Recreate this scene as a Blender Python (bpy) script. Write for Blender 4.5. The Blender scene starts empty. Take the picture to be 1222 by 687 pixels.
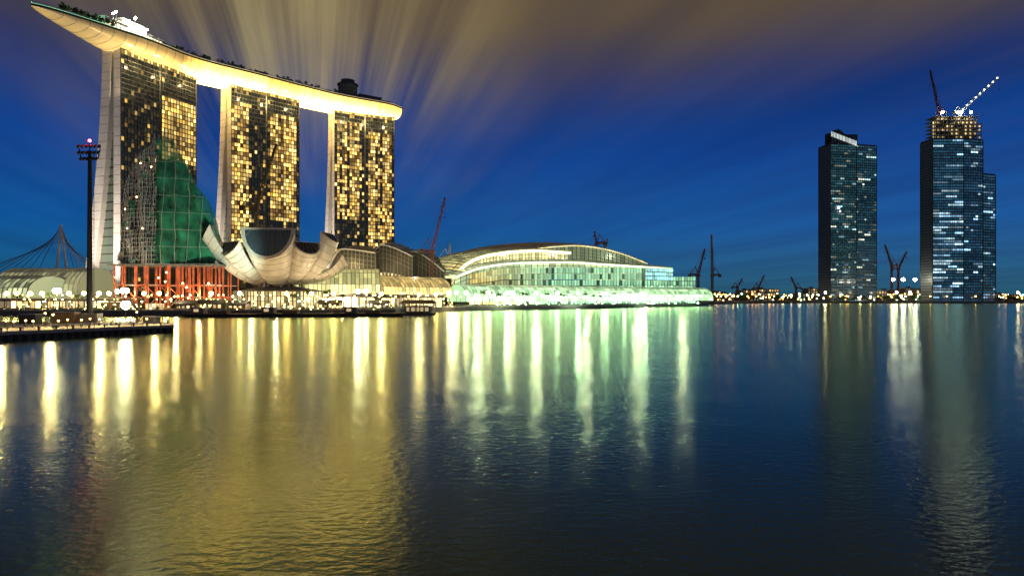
import bpy, math, random
from mathutils import Vector
random.seed(7)
F=796.0; CH=8.0; HZ=355.0
def W(px,py,d): return Vector(((px-611)/F*d, d, CH+(HZ-py)*d/F))
def V(x,y,z=0): return Vector((x,y,z))
UP=V(0,0,1)
scene=bpy.context.scene
# ------------------------------------------------------------------ materials
MATS={}
def mat(name,col,rough=0.6,metal=0.0,em=None,es=0.0,noise=0.0,nscale=0.3,attr=False,alpha=1.0,bump=0.0):
    m=bpy.data.materials.new(name); m.use_nodes=True
    nt=m.node_tree; b=nt.nodes['Principled BSDF']
    b.inputs['Base Color'].default_value=(*col,1); b.inputs['Roughness'].default_value=rough
    b.inputs['Metallic'].default_value=metal
    if noise>0:
        tc=nt.nodes.new('ShaderNodeTexCoord'); n=nt.nodes.new('ShaderNodeTexNoise'); n.inputs['Scale'].default_value=nscale
        n.inputs['Detail'].default_value=6
        r=nt.nodes.new('ShaderNodeMapRange'); r.inputs[1].default_value=0.3; r.inputs[2].default_value=0.7
        r.inputs[3].default_value=1-noise; r.inputs[4].default_value=1+noise
        mx=nt.nodes.new('ShaderNodeVectorMath'); mx.operation='SCALE'; mx.inputs[0].default_value=col
        nt.links.new(tc.outputs['Object'],n.inputs['Vector']); nt.links.new(n.outputs['Fac'],r.inputs[0])
        nt.links.new(r.outputs[0],mx.inputs['Scale']); nt.links.new(mx.outputs[0],b.inputs['Base Color'])
        if bump>0:
            bp=nt.nodes.new('ShaderNodeBump'); bp.inputs['Strength'].default_value=bump
            nt.links.new(n.outputs['Fac'],bp.inputs['Height']); nt.links.new(bp.outputs[0],b.inputs['Normal'])
    if attr:
        a=nt.nodes.new('ShaderNodeAttribute'); a.attribute_name='Col'
        nt.links.new(a.outputs['Color'],b.inputs['Emission Color']); b.inputs['Emission Strength'].default_value=es or 1.0
    elif em:
        b.inputs['Emission Color'].default_value=(*em,1); b.inputs['Emission Strength'].default_value=es
    if alpha<1: b.inputs['Alpha'].default_value=alpha
    MATS[name]=m
    return m
mat('window_glass',(0.012,0.018,0.02),0.12,attr=True,es=1.0)
mat('white_cladding',(0.70,0.66,0.61),0.5,noise=0.10,nscale=0.12)
mat('dark_frame',(0.05,0.055,0.05),0.5,0.3)
mat('slab_edge',(0.15,0.14,0.12),0.6)
mat('blue_slab',(0.14,0.18,0.21),0.5)
mat('atrium_glass',(0.02,0.025,0.03),0.1)
mat('concrete',(0.30,0.28,0.25),0.85,noise=0.25,nscale=0.25,bump=0.2)
mat('dark_concrete',(0.11,0.10,0.09),0.85,noise=0.3,nscale=0.2,bump=0.2)
mat('ground',(0.10,0.095,0.085),0.9,noise=0.35,nscale=0.05)
mat('hull_glow_metal',(0.62,0.50,0.32),0.35,0.2,attr=True,es=1.0)  # emission from Col stands in for uplight on the underside
mat('deck',(0.2,0.17,0.13),0.8)
mat('dark_roof',(0.06,0.06,0.06),0.45,0.3,noise=0.2,nscale=0.2)
mat('grey_roof',(0.20,0.20,0.17),0.45,0.4,noise=0.2,nscale=0.2)
mat('steel',(0.25,0.25,0.26),0.4,0.7)
mat('dark_steel',(0.035,0.035,0.04),0.5,0.5)
mat('red_steel',(0.42,0.085,0.03),0.5,0.1,noise=0.4,nscale=0.4)
mat('crane_red',(0.16,0.045,0.03),0.5,0.1)
mat('yellow_steel',(0.28,0.18,0.05),0.5,0.1)
mat('white_steel',(0.7,0.7,0.68),0.4,0.3)
mat('scaffold_pole',(0.34,0.33,0.30),0.5,0.3)
mat('green_net',(0.010,0.13,0.065),0.85,noise=0.75,nscale=0.16,bump=0.8,alpha=0.84)
mat('dark_net',(0.010,0.016,0.018),0.9,noise=0.5,nscale=0.3,bump=0.5)
mat('petal_skin',(0.56,0.51,0.44),0.35,noise=0.14,nscale=0.25)
mat('petal_glass',(0.10,0.16,0.22),0.12,0.6)
mat('canopy_glass',(0.10,0.13,0.10),0.2,attr=True,es=1.0)
mat('foliage',(0.05,0.09,0.03),0.8,noise=0.5,nscale=0.6)
mat('palm_trunk',(0.16,0.12,0.08),0.9)
mat('rubber',(0.02,0.02,0.02),0.8)
mat('timber',(0.14,0.09,0.05),0.8,noise=0.3,nscale=0.8)
mat('bulb',(0.8,0.8,0.8),0.5,attr=True,es=1.0)
# ------------------------------------------------------------------ mesh builder
class B:
    def __init__(s): s.v=[];s.f=[];s.m=[];s.c=[];s.mats=[]
    def mi(s,n):
        if n not in s.mats: s.mats.append(n)
        return s.mats.index(n)
    def face(s,pts,m,c=(0,0,0)):
        i=len(s.v); s.v+= [tuple(p) for p in pts]; s.f.append(tuple(range(i,i+len(pts)))); s.m.append(s.mi(m)); s.c.append(c)
    def obox(s,o,a,b,c,m,col=(0,0,0)):
        o=Vector(o);p=[o,o+a,o+a+b,o+b,o+c,o+a+c,o+a+b+c,o+b+c]
        i=len(s.v); s.v+=[tuple(q) for q in p]; k=s.mi(m)
        for q in ((3,2,1,0),(4,5,6,7),(0,1,5,4),(1,2,6,5),(2,3,7,6),(3,0,4,7)):
            s.f.append(tuple(i+j for j in q)); s.m.append(k); s.c.append(col)
    def box(s,x0,x1,y0,y1,z0,z1,m,col=(0,0,0)): s.obox((x0,y0,z0),V(x1-x0,0),V(0,y1-y0),V(0,0,z1-z0),m,col)
    def bar(s,p,q,r,m,col=(0,0,0),r2=None):
        p=Vector(p);q=Vector(q);d=(q-p)
        if d.length<1e-6: return
        d.normalize(); t=UP if abs(d.z)<0.9 else V(1,0,0)
        a=d.cross(t).normalized(); b=d.cross(a); r2=r if r2 is None else r2
        i=len(s.v); k=s.mi(m)
        for (c,rr) in ((p,r),(q,r2)):
            for sx,sy in ((-1,-1),(1,-1),(1,1),(-1,1)): s.v.append(tuple(c+a*sx*rr+b*sy*rr))
        for q4 in ((0,1,2,3),(7,6,5,4),(0,4,5,1),(1,5,6,2),(2,6,7,3),(3,7,4,0)):
            s.f.append(tuple(i+j for j in q4)); s.m.append(k); s.c.append(col)
    def tube(s,p,q,r,m,n=10,r2=None,col=(0,0,0)):
        p=Vector(p);q=Vector(q);d=(q-p).normalized(); t=UP if abs(d.z)<0.9 else V(1,0,0)
        a=d.cross(t).normalized(); b=d.cross(a); r2=r if r2 is None else r2
        P=[p+(a*math.cos(6.2832*j/n)+b*math.sin(6.2832*j/n))*r for j in range(n)]
        Q=[q+(a*math.cos(6.2832*j/n)+b*math.sin(6.2832*j/n))*r2 for j in range(n)]
        for j in range(n): s.face([P[j],P[(j+1)%n],Q[(j+1)%n],Q[j]],m,col)
        s.face(P[::-1],m,col); s.face(Q,m,col)
    def ball(s,c,r,m,col=(0,0,0),n=8,k=5,sz=1.0):
        c=Vector(c); R=[[c+V(r*math.sin(math.pi*i/k)*math.cos(6.2832*j/n),r*math.sin(math.pi*i/k)*math.sin(6.2832*j/n),r*sz*math.cos(math.pi*i/k)) for j in range(n)] for i in range(k+1)]
        for i in range(k):
            for j in range(n):
                q=[R[i][j],R[i+1][j],R[i+1][(j+1)%n],R[i][(j+1)%n]]
                if i==0: q=[q[0],q[1],q[2]]
                elif i==k-1: q=[q[0],q[1],q[3]]
                s.face(q,m,col)
    def grid(s,rows,m,col=(0,0,0),close=False):
        i0=len(s.v); nr=len(rows); nc=len(rows[0]); k=s.mi(m)
        for r in rows: s.v+=[tuple(p) for p in r]
        for i in range(nr-1):
            for j in range(nc if close else nc-1):
                j2=(j+1)%nc
                s.f.append((i0+i*nc+j,i0+i*nc+j2,i0+(i+1)*nc+j2,i0+(i+1)*nc+j)); s.m.append(k)
                s.c.append(col(i,j) if callable(col) else col)
    def mesh(s,name,smooth=False):
        me=bpy.data.meshes.new(name); me.from_pydata(s.v,[],s.f)
        for n in s.mats: me.materials.append(MATS[n])
        me.polygons.foreach_set('material_index',s.m)
        ca=me.color_attributes.new('Col','FLOAT_COLOR','CORNER')
        buf=[]
        for p,c in zip(me.polygons,s.c):
            for _ in range(p.loop_total): buf+=[c[0],c[1],c[2],1.0]
        ca.data.foreach_set('color',buf)
        if smooth: me.polygons.foreach_set('use_smooth',[True]*len(me.polygons))
        me.update(); return me
    def obj(s,name,parent=None,smooth=False):
        o=bpy.data.objects.new(name,s.mesh(name,smooth)); scene.collection.objects.link(o)
        if parent: o.parent=parent
        return o
def empty(name,loc=None):
    o=bpy.data.objects.new(name,None); scene.collection.objects.link(o); return o
def light(name,kind,loc,power,col,parent=None,size=1.0,target=None,angle=60,blend=0.6):
    l=bpy.data.lights.new(name,kind); l.energy=power; l.color=col
    if kind=='SPOT': l.spot_size=math.radians(angle); l.spot_blend=blend; l.shadow_soft_size=size
    elif kind=='POINT': l.shadow_soft_size=size
    o=bpy.data.objects.new(name,l); o.location=loc
    if target is not None: o.rotation_euler=(Vector(target)-Vector(loc)).to_track_quat('-Z','Y').to_euler()
    scene.collection.objects.link(o)
    if parent: o.parent=parent
    return o
def mulc(c,k): return (c[0]*k,c[1]*k,c[2]*k)

# ------------------------------------------------------------------ camera
cam=bpy.data.cameras.new('camera'); co=bpy.data.objects.new('camera',cam); scene.collection.objects.link(co)
co.location=(0,0,CH); co.rotation_euler=(math.radians(90),0,0)
cam.sensor_width=36; cam.lens=36*F/1222; cam.shift_y=(HZ-343.5)/1222; cam.clip_end=30000; cam.clip_start=0.5
scene.camera=co
scene.view_settings.view_transform='Standard'

# ------------------------------------------------------------------ sky
w=bpy.data.worlds.new('World'); scene.world=w; w.use_nodes=True
nt=w.node_tree; N=nt.nodes; L=nt.links
for n in list(N): N.remove(n)
def node(t,**k):
    n=N.new(t)
    for a,b in k.items(): setattr(n,a,b)
    return n
def M(op,a,b=None,c=None,clamp=False):
    n=node('ShaderNodeMath',operation=op); n.use_clamp=clamp
    for i,x in enumerate((a,b,c)):
        if x is None: continue
        if isinstance(x,(int,float)): n.inputs[i].default_value=x
        else: L.new(x,n.inputs[i])
    return n.outputs[0]
def ramp(fac,stops,interp='LINEAR'):
    n=node('ShaderNodeValToRGB'); cr=n.color_ramp; cr.interpolation=interp
    while len(cr.elements)<len(stops): cr.elements.new(0.5)
    for e,(p,c) in zip(cr.elements,stops):
        e.position=p; e.color=(*c,1) if len(c)==3 else c
    L.new(fac,n.inputs[0]); return n.outputs[0]
def mixc(f,a,b,mode='MIX'):
    n=node('ShaderNodeMix',data_type='RGBA',blend_type=mode)
    if isinstance(f,(int,float)): n.inputs[0].default_value=f
    else: L.new(f,n.inputs[0])
    for i,x in ((6,a),(7,b)):
        if isinstance(x,tuple): n.inputs[i].default_value=(*x,1)
        else: L.new(x,n.inputs[i])
    return n.outputs[2]
tc=node('ShaderNodeTexCoord'); sep=node('ShaderNodeSeparateXYZ'); L.new(tc.outputs['Generated'],sep.inputs[0])
x,y,z=sep.outputs
zc=M('MAXIMUM',z,0.0)
base=ramp(zc,[(0.0,(0.018,0.098,0.15)),(0.04,(0.007,0.100,0.23)),(0.10,(0.002,0.086,0.31)),(0.20,(0.001,0.052,0.27)),(0.30,(0.003,0.028,0.16)),(0.38,(0.008,0.019,0.07)),(0.6,(0.010,0.014,0.03))])
A=math.atan2(-0.29,1.0); ca_,sa_=math.cos(A),math.sin(A)
uu=M('SUBTRACT',M('MULTIPLY',x,ca_),M('MULTIPLY',y,sa_))
vv=M('ADD',M('MULTIPLY',x,sa_),M('MULTIPLY',y,ca_))
zi=M('DIVIDE',1.0,M('ADD',zc,0.05))
U=M('MULTIPLY',uu,zi); Vv=M('MULTIPLY',vv,zi)
def streak(fu,fv,detail,off):
    cb=node('ShaderNodeCombineXYZ'); L.new(M('MULTIPLY',U,fu),cb.inputs[0]); L.new(M('MULTIPLY',Vv,fv),cb.inputs[1]); cb.inputs[2].default_value=off
    n=node('ShaderNodeTexNoise'); n.inputs['Scale'].default_value=1.0; n.inputs['Detail'].default_value=detail; n.inputs['Roughness'].default_value=0.6
    L.new(cb.outputs[0],n.inputs['Vector']); return n.outputs['Fac']
s1=streak(5.0,0.10,5,3.3); s2=streak(0.9,0.28,3,8.1); s3=streak(1.3,0.22,3,14.7)
cover=ramp(zc,[(0.08,(0.0,)*3),(0.2,(0.10,)*3),(0.32,(0.6,)*3),(0.42,(1,1,1))],'EASE')
dist=M('ABSOLUTE',M('SUBTRACT',M('DIVIDE',x,M('MAXIMUM',y,0.05)),-0.34))
near=M('MULTIPLY',M('SUBTRACT',1.0,M('DIVIDE',dist,0.40),clamp=True),M('GREATER_THAN',y,0.05))
sm=M('ADD',M('MULTIPLY',s1,M('ADD',near,0.2,clamp=True)),M('MULTIPLY',s3,M('SUBTRACT',0.8,near,clamp=True)))
st=M('MULTIPLY',ramp(sm,[(0.38,(0,0,0)),(0.68,(1,1,1))]),ramp(s2,[(0.36,(0.25,)*3),(0.60,(1,1,1))]))
cc=mixc(near,(0.14,0.096,0.046),(0.54,0.43,0.20))
cov2=M('ADD',M('MULTIPLY',cover,0.8),M('MULTIPLY',near,ramp(zc,[(0.14,(0,0,0)),(0.32,(0.8,)*3)])),clamp=True)
f1=M('MULTIPLY',st,cov2,clamp=True)
haze=M('MULTIPLY',ramp(zc,[(0.26,(0,0,0)),(0.41,(0.92,)*3)],'EASE'),ramp(s2,[(0.3,(0.55,)*3),(0.6,(1,1,1))]))
c1=mixc(haze,base,(0.125,0.084,0.042))
c2=mixc(f1,c1,cc)
dark=ramp(streak(1.6,0.2,4,21.0),[(0.36,(0.62,0.68,0.78)),(0.6,(1.05,1.05,1.05))])
c3=mixc(0.55,c2,dark,'MULTIPLY')
sky=node('ShaderNodeTexSky'); sky.sky_type='NISHITA'; sky.sun_disc=False; sky.sun_elevation=math.radians(-4); sky.sun_rotation=math.radians(35)
bg1=node('ShaderNodeBackground'); L.new(c3,bg1.inputs[0]); bg1.inputs[1].default_value=1.0
bg2=node('ShaderNodeBackground'); L.new(sky.outputs[0],bg2.inputs[0]); bg2.inputs[1].default_value=0.05
ad=node('ShaderNodeAddShader'); L.new(bg1.outputs[0],ad.inputs[0]); L.new(bg2.outputs[0],ad.inputs[1])
out=node('ShaderNodeOutputWorld'); L.new(ad.outputs[0],out.inputs[0])

# ------------------------------------------------------------------ water
m=bpy.data.materials.new('sea_water'); m.use_nodes=True; MATS['sea_water']=m
nt2=m.node_tree; 
for n in list(nt2.nodes): nt2.nodes.remove(n)
ow=nt2.nodes.new('ShaderNodeOutputMaterial'); mxs=nt2.nodes.new('ShaderNodeMixShader'); gl=nt2.nodes.new('ShaderNodeBsdfGlossy'); df=nt2.nodes.new('ShaderNodeBsdfDiffuse'); frn=nt2.nodes.new('ShaderNodeFresnel')
gl.inputs['Color'].default_value=(0.88,1.0,0.74,1); gl.inputs['Roughness'].default_value=0.165; df.inputs['Color'].default_value=(0.004,0.05,0.065,1); frn.inputs['IOR'].default_value=1.38
nt2.links.new(frn.outputs[0],mxs.inputs[0]); nt2.links.new(df.outputs[0],mxs.inputs[1]); nt2.links.new(gl.outputs[0],mxs.inputs[2]); nt2.links.new(mxs.outputs[0],ow.inputs[0])
tcw=nt2.nodes.new('ShaderNodeTexCoord')
def wn(scale,sx,sy,detail):
    mp=nt2.nodes.new('ShaderNodeMapping'); mp.inputs['Scale'].default_value=(sx,sy,1)
    n=nt2.nodes.new('ShaderNodeTexNoise'); n.inputs['Scale'].default_value=scale; n.inputs['Detail'].default_value=detail
    nt2.links.new(tcw.outputs['Object'],mp.inputs[0]); nt2.links.new(mp.outputs[0],n.inputs['Vector']); return n.outputs['Fac']
n1=wn(2.2,0.9,1.2,4); n2=wn(0.07,0.8,1.2,2)
bp=nt2.nodes.new('ShaderNodeBump'); bp.inputs['Strength'].default_value=0.4; bp.inputs['Distance'].default_value=0.07
nt2.links.new(n1,bp.inputs['Height'])
bp2=nt2.nodes.new('ShaderNodeBump'); bp2.inputs['Strength'].default_value=0.2; bp2.inputs['Distance'].default_value=0.35
nt2.links.new(n2,bp2.inputs['Height']); nt2.links.new(bp.outputs[0],bp2.inputs['Normal'])
for s_ in (gl,df,frn): nt2.links.new(bp2.outputs[0],s_.inputs['Normal'])
bb=B(); bb.face([(-9000,-600,0),(9000,-600,0),(9000,14000,0),(-9000,14000,0)],'sea_water'); bb.obj('water')

# ------------------------------------------------------------------ land
def SH(px,d,z=0): return V((px-611)/F*d,d,z)
shore=[V(-900,300),V(-420,290),SH(60,290),SH(150,286),SH(300,292),SH(472,318),SH(478,345),SH(520,385),SH(570,420),SH(700,480),SH(835,640),SH(850,800),SH(900,930),SH(1000,975),SH(1100,930),SH(1230,925),SH(1600,900)]
back=[V(6000,1400),V(6000,9000),V(-6000,9000),V(-6000,500)]
LZ=2.2
poly=shore+back
bb=B(); bb.face([V(p.x,p.y,LZ) for p in poly],'ground')
for i in range(len(shore)-1):
    p,q=shore[i],shore[i+1]
    bb.face([V(p.x,p.y,-2),V(q.x,q.y,-2),V(q.x,q.y,LZ+0.003),V(p.x,p.y,LZ+0.003)],'dark_concrete')
bb.obj('ground')
bb=B()
for i in range(len(shore)-1):
    p,q=shore[i],shore[i+1]; d=(q-p).normalized(); n=V(-d.y,d.x)
    bb.obox(p+V(0,0,LZ),q-p,n*1.0,V(0,0,0.5),'concrete')
bb.obj('quay_kerb')
rail=B()
for i in range(1,12):
    p,q=shore[i],shore[i+1]; d=(q-p); Ln=d.length; d=d/Ln; n=V(-d.y,d.x)
    k=int(Ln/3)
    for j in range(k):
        c=p+d*(j*3)+n*1.4+V(0,0,LZ); rail.bar(c,c+V(0,0,1.3),0.06,'steel')
    for h in (0.6,1.25):
        rail.bar(p+n*1.4+V(0,0,LZ+h),q+n*1.4+V(0,0,LZ+h),0.05,'steel')
rail.obj('promenade_railing')

# ------------------------------------------------------------------ hotel towers
TH=187.0
TW=[((-279,476),(-255,537)),((-233,554),(-192,600)),((-167,628),(-117,660))]
def litcol():
    k=random.choice([0.45,0.6,0.8,1.0,1.3,1.8,2.8]); h=random.random()
    return (1.0*k,(0.54+0.18*h)*k,(0.08+0.17*h)*k)
def lit1(u,v):
    if u>0.5:
        if 0.60<v<0.86: return 0.85
        if 0.48<v<=0.60: return 0.3
        return 0.08
    return 0.16 if 0.35<v<0.8 else 0.05
def lit2(u,v):
    if u<0.3 and 0.25<v<0.9: return 0.7
    if 0.54<u<0.97 and 0.38<v<0.88: return 0.8
    return 0.14
def lit3(u,v):
    if u<0.44 and 0.42<v<0.92: return 0.62
    if u>0.54 and 0.05<v<0.88: return 0.68
    return 0.14
NFL=54
for ti,((x0,y0),(x1,y1)) in enumerate(TW):
    par=empty('hotel_tower' if ti==0 else 'hotel_tower.%03d'%ti)
    p=V(x0,y0); q=V(x1,y1); Ln=(q-p).length; a=(q-p)/Ln; n=V(-a.y,a.x)
    if n.x>0: n=-n
    t1,t2=7.5,9.0
    spread=(23,23,26)[ti]
    def eo(z): return t1+2.5+spread*(1-z/TH)**1.7
    bb=B()
    bb.obox(p+n*0.6+V(0,0,LZ),a*Ln,n*(t1-0.6),V(0,0,TH),'white_cladding')
    for k in range(1,NFL,2): bb.obox(p-a*0.06+n*0.6+V(0,0,LZ+k*TH/NFL),a*0.05,n*(t1-0.7),V(0,0,0.22),'slab_edge')
    bb.obj('west_slab',par)
    bb=B(); rows=[]
    for i in range(31):
        zz=TH*i/30; o=eo(zz)
        A_=p+n*o+V(0,0,zz+LZ)
        rows.append([A_,A_+a*Ln,A_+a*Ln+n*t2,A_+n*t2])
    bb.grid(rows,'white_cladding',close=True); bb.face(rows[-1],'white_cladding')
    for i in range(1,30): bb.obox(rows[i][0]-a*0.06,a*0.05,n*(t2-0.1),V(0,0,0.2),'slab_edge')
    bb.obj('east_leg',par)
    bb=B(); rows=[]
    for i in range(31):
        zz=TH*i/30; o=eo(zz)
        rows.append([p+a*4+n*(t1-0.1)+V(0,0,zz+LZ),p+a*4+n*(o+0.2)+V(0,0,zz+LZ)])
    def ac(i,j): return (0.4,0.26,0.11) if i<3 else (0.004,0.005,0.006)
    bb.grid(rows,'canopy_glass',ac)
    for i in range(0,31,1):
        zz=TH*i/30; bb.bar(p+a*3.8+n*t1+V(0,0,zz+LZ),p+a*3.8+n*(eo(zz)+0.3)+V(0,0,zz+LZ),0.25,'dark_frame')
    bb.obj('atrium_glass',par)
    g=B(); fr=B(); nb=24; fh=TH/NFL; bw=(Ln-1.2)/nb
    for half in (0,1):
        off= 0.0 if half==0 else -0.9
        for jb in range(nb//2):
            j=jb+half*nb//2
            u0=0.0+j*bw+(1.2 if half else 0)
            colk=random.choice([0.55,0.85,1.0,1.15]) 
            for k in range(NFL):
                z0=LZ+k*fh; uu_,vv_=(j+0.5)/nb,(k+0.5)/NFL
                f=(lit1,lit2,lit3)[ti](uu_,vv_)*colk
                c=(0.014,0.013,0.008)
                if random.random()<f: c=mulc(litcol(),1.0 if f>0.3 else 0.55)
                elif f>0.4: c=mulc((0.24,0.13,0.03),random.uniform(0.15,1.3))
                elif random.random()<0.3: c=(0.05,0.036,0.014)
                if k==NFL-1 or k==NFL-2: c=(1.6,1.0,0.3) if random.random()<0.5 else (0.4,0.24,0.06)
                o=p+a*(u0+0.14)+n*(0.35+off)+V(0,0,z0+0.5)
                wdt=bw-0.28
                g.face([o,o+a*wdt,o+a*wdt+V(0,0,fh-0.7),o+V(0,0,fh-0.7)],'window_glass',c)
            o=p+a*(u0-0.09)+n*(off-0.2)+V(0,0,LZ)
            fr.obox(o,a*0.18,n*0.8,V(0,0,TH),'dark_frame')
        us=0 if half==0 else nb//2*bw+1.2
        w_=nb//2*bw
        fr.obox(p+a*us+n*(off+0.45)+V(0,0,LZ),a*w_,n*0.1,V(0,0,TH),'dark_frame')
        fr.obox(p+a*(us+w_-0.2)+n*(off-0.3)+V(0,0,LZ),a*0.5,n*1.0,V(0,0,TH),'slab_edge')
        for k in range(NFL+1):
            fr.obox(p+a*us+n*(off-0.45)+V(0,0,LZ+k*fh),a*w_,n*0.85,V(0,0,0.28),'slab_edge')
    g.obj('windows',par); fr.obj('facade_frame',par)
    base=p-a*42+n*10
    light('end_wall_floodlight','SPOT',base+V(0,0,4),(580e3,560e3,560e3)[ti],(1.0,0.84,0.68),par,1.0,p+n*12+V(0,0,95),100,0.8)
    light('crown_floodlight','SPOT',p-a*5-n*16+V(0,0,150),30e3,(1,0.78,0.4),par,1.0,p+a*10+n*8+V(0,0,186),120,0.8)
    for t in (0.15,0.5,0.85):
        light('crown_lamp','POINT',p+a*Ln*t-n*7+V(0,0,176),12e3,(1,0.72,0.30),par,0.8)

# ------------------------------------------------------------------ sky park
def off(pt,ti,d):
    (x0,y0),(x1,y1)=TW[ti]; a=(V(x1,y1)-V(x0,y0)).normalized(); n=V(-a.y,a.x)
    if n.x>0:n=-n
    return V(*pt)+n*d
cps=[V(-305,423),off(TW[0][0],0,9),off(TW[0][1],0,9),off(TW[1][0],1,9),off(TW[1][1],1,9),off(TW[2][0],2,9),off(TW[2][1],2,9)]
e=(cps[-1]-cps[-2]).normalized(); cps.append(cps[-1]+e*8)
def resample(pts,n):
    Ls=[0]
    for i in range(1,len(pts)): Ls.append(Ls[-1]+(pts[i]-pts[i-1]).length)
    r=[]
    for k in range(n):
        s=Ls[-1]*k/(n-1); i=1
        while i<len(Ls)-1 and Ls[i]<s: i+=1
        t=(s-Ls[i-1])/(Ls[i]-Ls[i-1]); r.append(pts[i-1].lerp(pts[i],t))
    return r
cl=resample(cps,81)
for _ in range(40): cl=[cl[0]]+[(cl[i-1]+cl[i]*2+cl[i+1])/4 for i in range(1,80)]+[cl[-1]]
park=empty('sky_park')
hb=B(); db=B(); rb=B()
rows=[];drow=[];HW=[];FR=[]
for i,c in enumerate(cl):
    s=i/80; t=(cl[min(i+1,80)]-cl[max(i-1,0)]).normalized(); nn=V(-t.y,t.x)
    if nn.x>0: nn=-nn
    wv=19.0*min(1,(s/0.24))**0.62 if s<0.24 else 19.0
    if s>0.93: wv*=(1-((s-0.93)/0.07)**2*0.45)
    wv=max(wv,0.3)
    rim=196.5-2.0*max(0,(0.2-s)/0.2)
    keel=184.0+ (rim-1.6-184.0)*max(0,1-s/0.22)**1.3
    if s>0.95: keel+=4*((s-0.95)/0.05)**2
    HW.append(wv); FR.append((c,nn,t,rim))
    r=[]
    for k in range(17):
        th=math.pi*k/16; xx=-math.cos(th); r.append(c+nn*(xx*wv)+V(0,0,rim-1.4-(rim-1.4-keel)*math.sin(th)**0.8))
    rows.append(r)
    drow.append([c+nn*(-wv)+V(0,0,rim),c+nn*wv+V(0,0,rim)])
def hull_glow(i,j):  # floodlight wash on the underside, put into the hull colour as emission
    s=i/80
    k=0.30+0.9*min(1,max(0,(s-0.12)/0.12))+10.5*min(1,max(0,(s-0.32)/0.08))  # glow raised further along to strengthen the gold on the water
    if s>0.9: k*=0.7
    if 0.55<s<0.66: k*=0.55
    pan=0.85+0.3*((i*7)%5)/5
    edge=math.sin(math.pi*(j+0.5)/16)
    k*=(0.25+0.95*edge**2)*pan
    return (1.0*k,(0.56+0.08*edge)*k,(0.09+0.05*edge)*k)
hb.grid(rows,'hull_glow_metal',hull_glow); hb.face(rows[-1],'hull_glow_metal',(0.3,0.2,0.1))
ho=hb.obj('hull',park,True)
db.grid(drow,'deck')
for sgn,idx in ((0,0),(1,16)):
    db.grid([[rows[i][idx],drow[i][sgn]] for i in range(81)],'dark_frame')
db.face([rows[-1][0],rows[-1][16],drow[-1][1],drow[-1][0]],'dark_frame')
db.obj('deck',park)
for i in range(4,80,2):
    for k in range(16):
        rb.bar(rows[i][k]-V(0,0,0.08),rows[i][k+1]-V(0,0,0.08),0.10,'grey_roof')
for i in range(80):
    for sg in (0,1):
        A_=drow[i][sg];B_=drow[i+1][sg]
        rb.bar(A_+V(0,0,1.3),B_+V(0,0,1.3),0.12,'steel'); rb.bar(A_,A_+V(0,0,1.3),0.08,'steel')
        rb.bar(A_+V(0,0,0.25),B_+V(0,0,0.25),0.16,'bulb',(0.5,0.38,0.15) if i>18 else (0.16,0.45,0.22))
rb.obj('ribs_and_railing',park)
rt=B()
def deckpt(s,o=0): 
    i=min(79,int(s*80)); c,nn,t,rim=FR[i]; return c+nn*o+V(0,0,rim),t,nn
for s,o,l,wd,h,cc_ in ((0.17,-4,18,14,6,1),(0.215,-2,20,16,10,1),(0.27,-3,16,12,7,0)):
    c,t,nn=deckpt(s,o)
    rt.obox(c-t*l/2-nn*wd/2,t*l,nn*wd,V(0,0,h),'white_cladding')
    rt.obox(c-t*(l/2+1)-nn*(wd/2+1)+V(0,0,h),t*(l+2),nn*(wd+2),V(0,0,0.6),'white_steel')
    for k in range(6):
        rt.obox(c-t*l/2-nn*(wd/2+0.05)+t*(0.6+k*l/6)+V(0,0,0.8),t*(l/6-0.9),nn*0.02,V(0,0,h-2),'bulb',(2.2,1.9,1.2))
for s,o,h in ((0.165,-8,12),(0.185,-6,15),(0.20,-9,11),(0.215,-10,14),(0.235,-6,17),(0.26,-8,11),(0.25,-2,14)):
    c,t,nn=deckpt(s,o); rt.bar(c,c+V(0,0,h),0.18,'steel'); rt.ball(c+V(0,0,h),0.75,'bulb',(60,52,34))
c,t,nn=deckpt(0.845,-2)
rt.tube(c,c+V(0,0,15),9,'dark_concrete',20); rt.tube(c+V(0,0,15),c+V(0,0,16),10,'dark_frame',20); rt.tube(c+V(0,0,16),c+V(0,0,20),6.5,'dark_frame',20)
for k in range(4): rt.tube(c+V(0,0,3+k*3),c+V(0,0,3.3+k*3),9.2,'steel',20)
rt.obox(c+t*10-nn*6,t*22,nn*12,V(0,0,7),'dark_concrete'); rt.obox(c+t*9-nn*7+V(0,0,7),t*24,nn*14,V(0,0,0.5),'steel')
for s in (0.36,0.42,0.5,0.57,0.63,0.7,0.77,0.95):
    c,t,nn=deckpt(s,-8+random.uniform(-2,2)); h=random.uniform(4,6)
    rt.obox(c-t*5,t*10,nn*8,V(0,0,h),'dark_concrete'); rt.obox(c-t*5.6-nn*0.6+V(0,0,h),t*11.2,nn*9.2,V(0,0,0.4),'dark_frame')
rt.obj('rooftop_pavilions',park)
tb=B()
def clump(bb,c,r,n,m='foliage',leaf=0.5):
    for _ in range(n):
        d=V(random.gauss(0,1),random.gauss(0,1),random.gauss(0,0.8)).normalized()*r*random.uniform(0.4,1.0)
        a=V(random.uniform(-1,1),random.uniform(-1,1),random.uniform(-1,1)).normalized()*leaf
        b_=a.cross(V(random.uniform(-1,1),random.uniform(-1,1),random.uniform(-1,1))).normalized()*leaf
        q=Vector(c)+d; bb.face([q-a,q-b_,q+a,q+b_],m)
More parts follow.
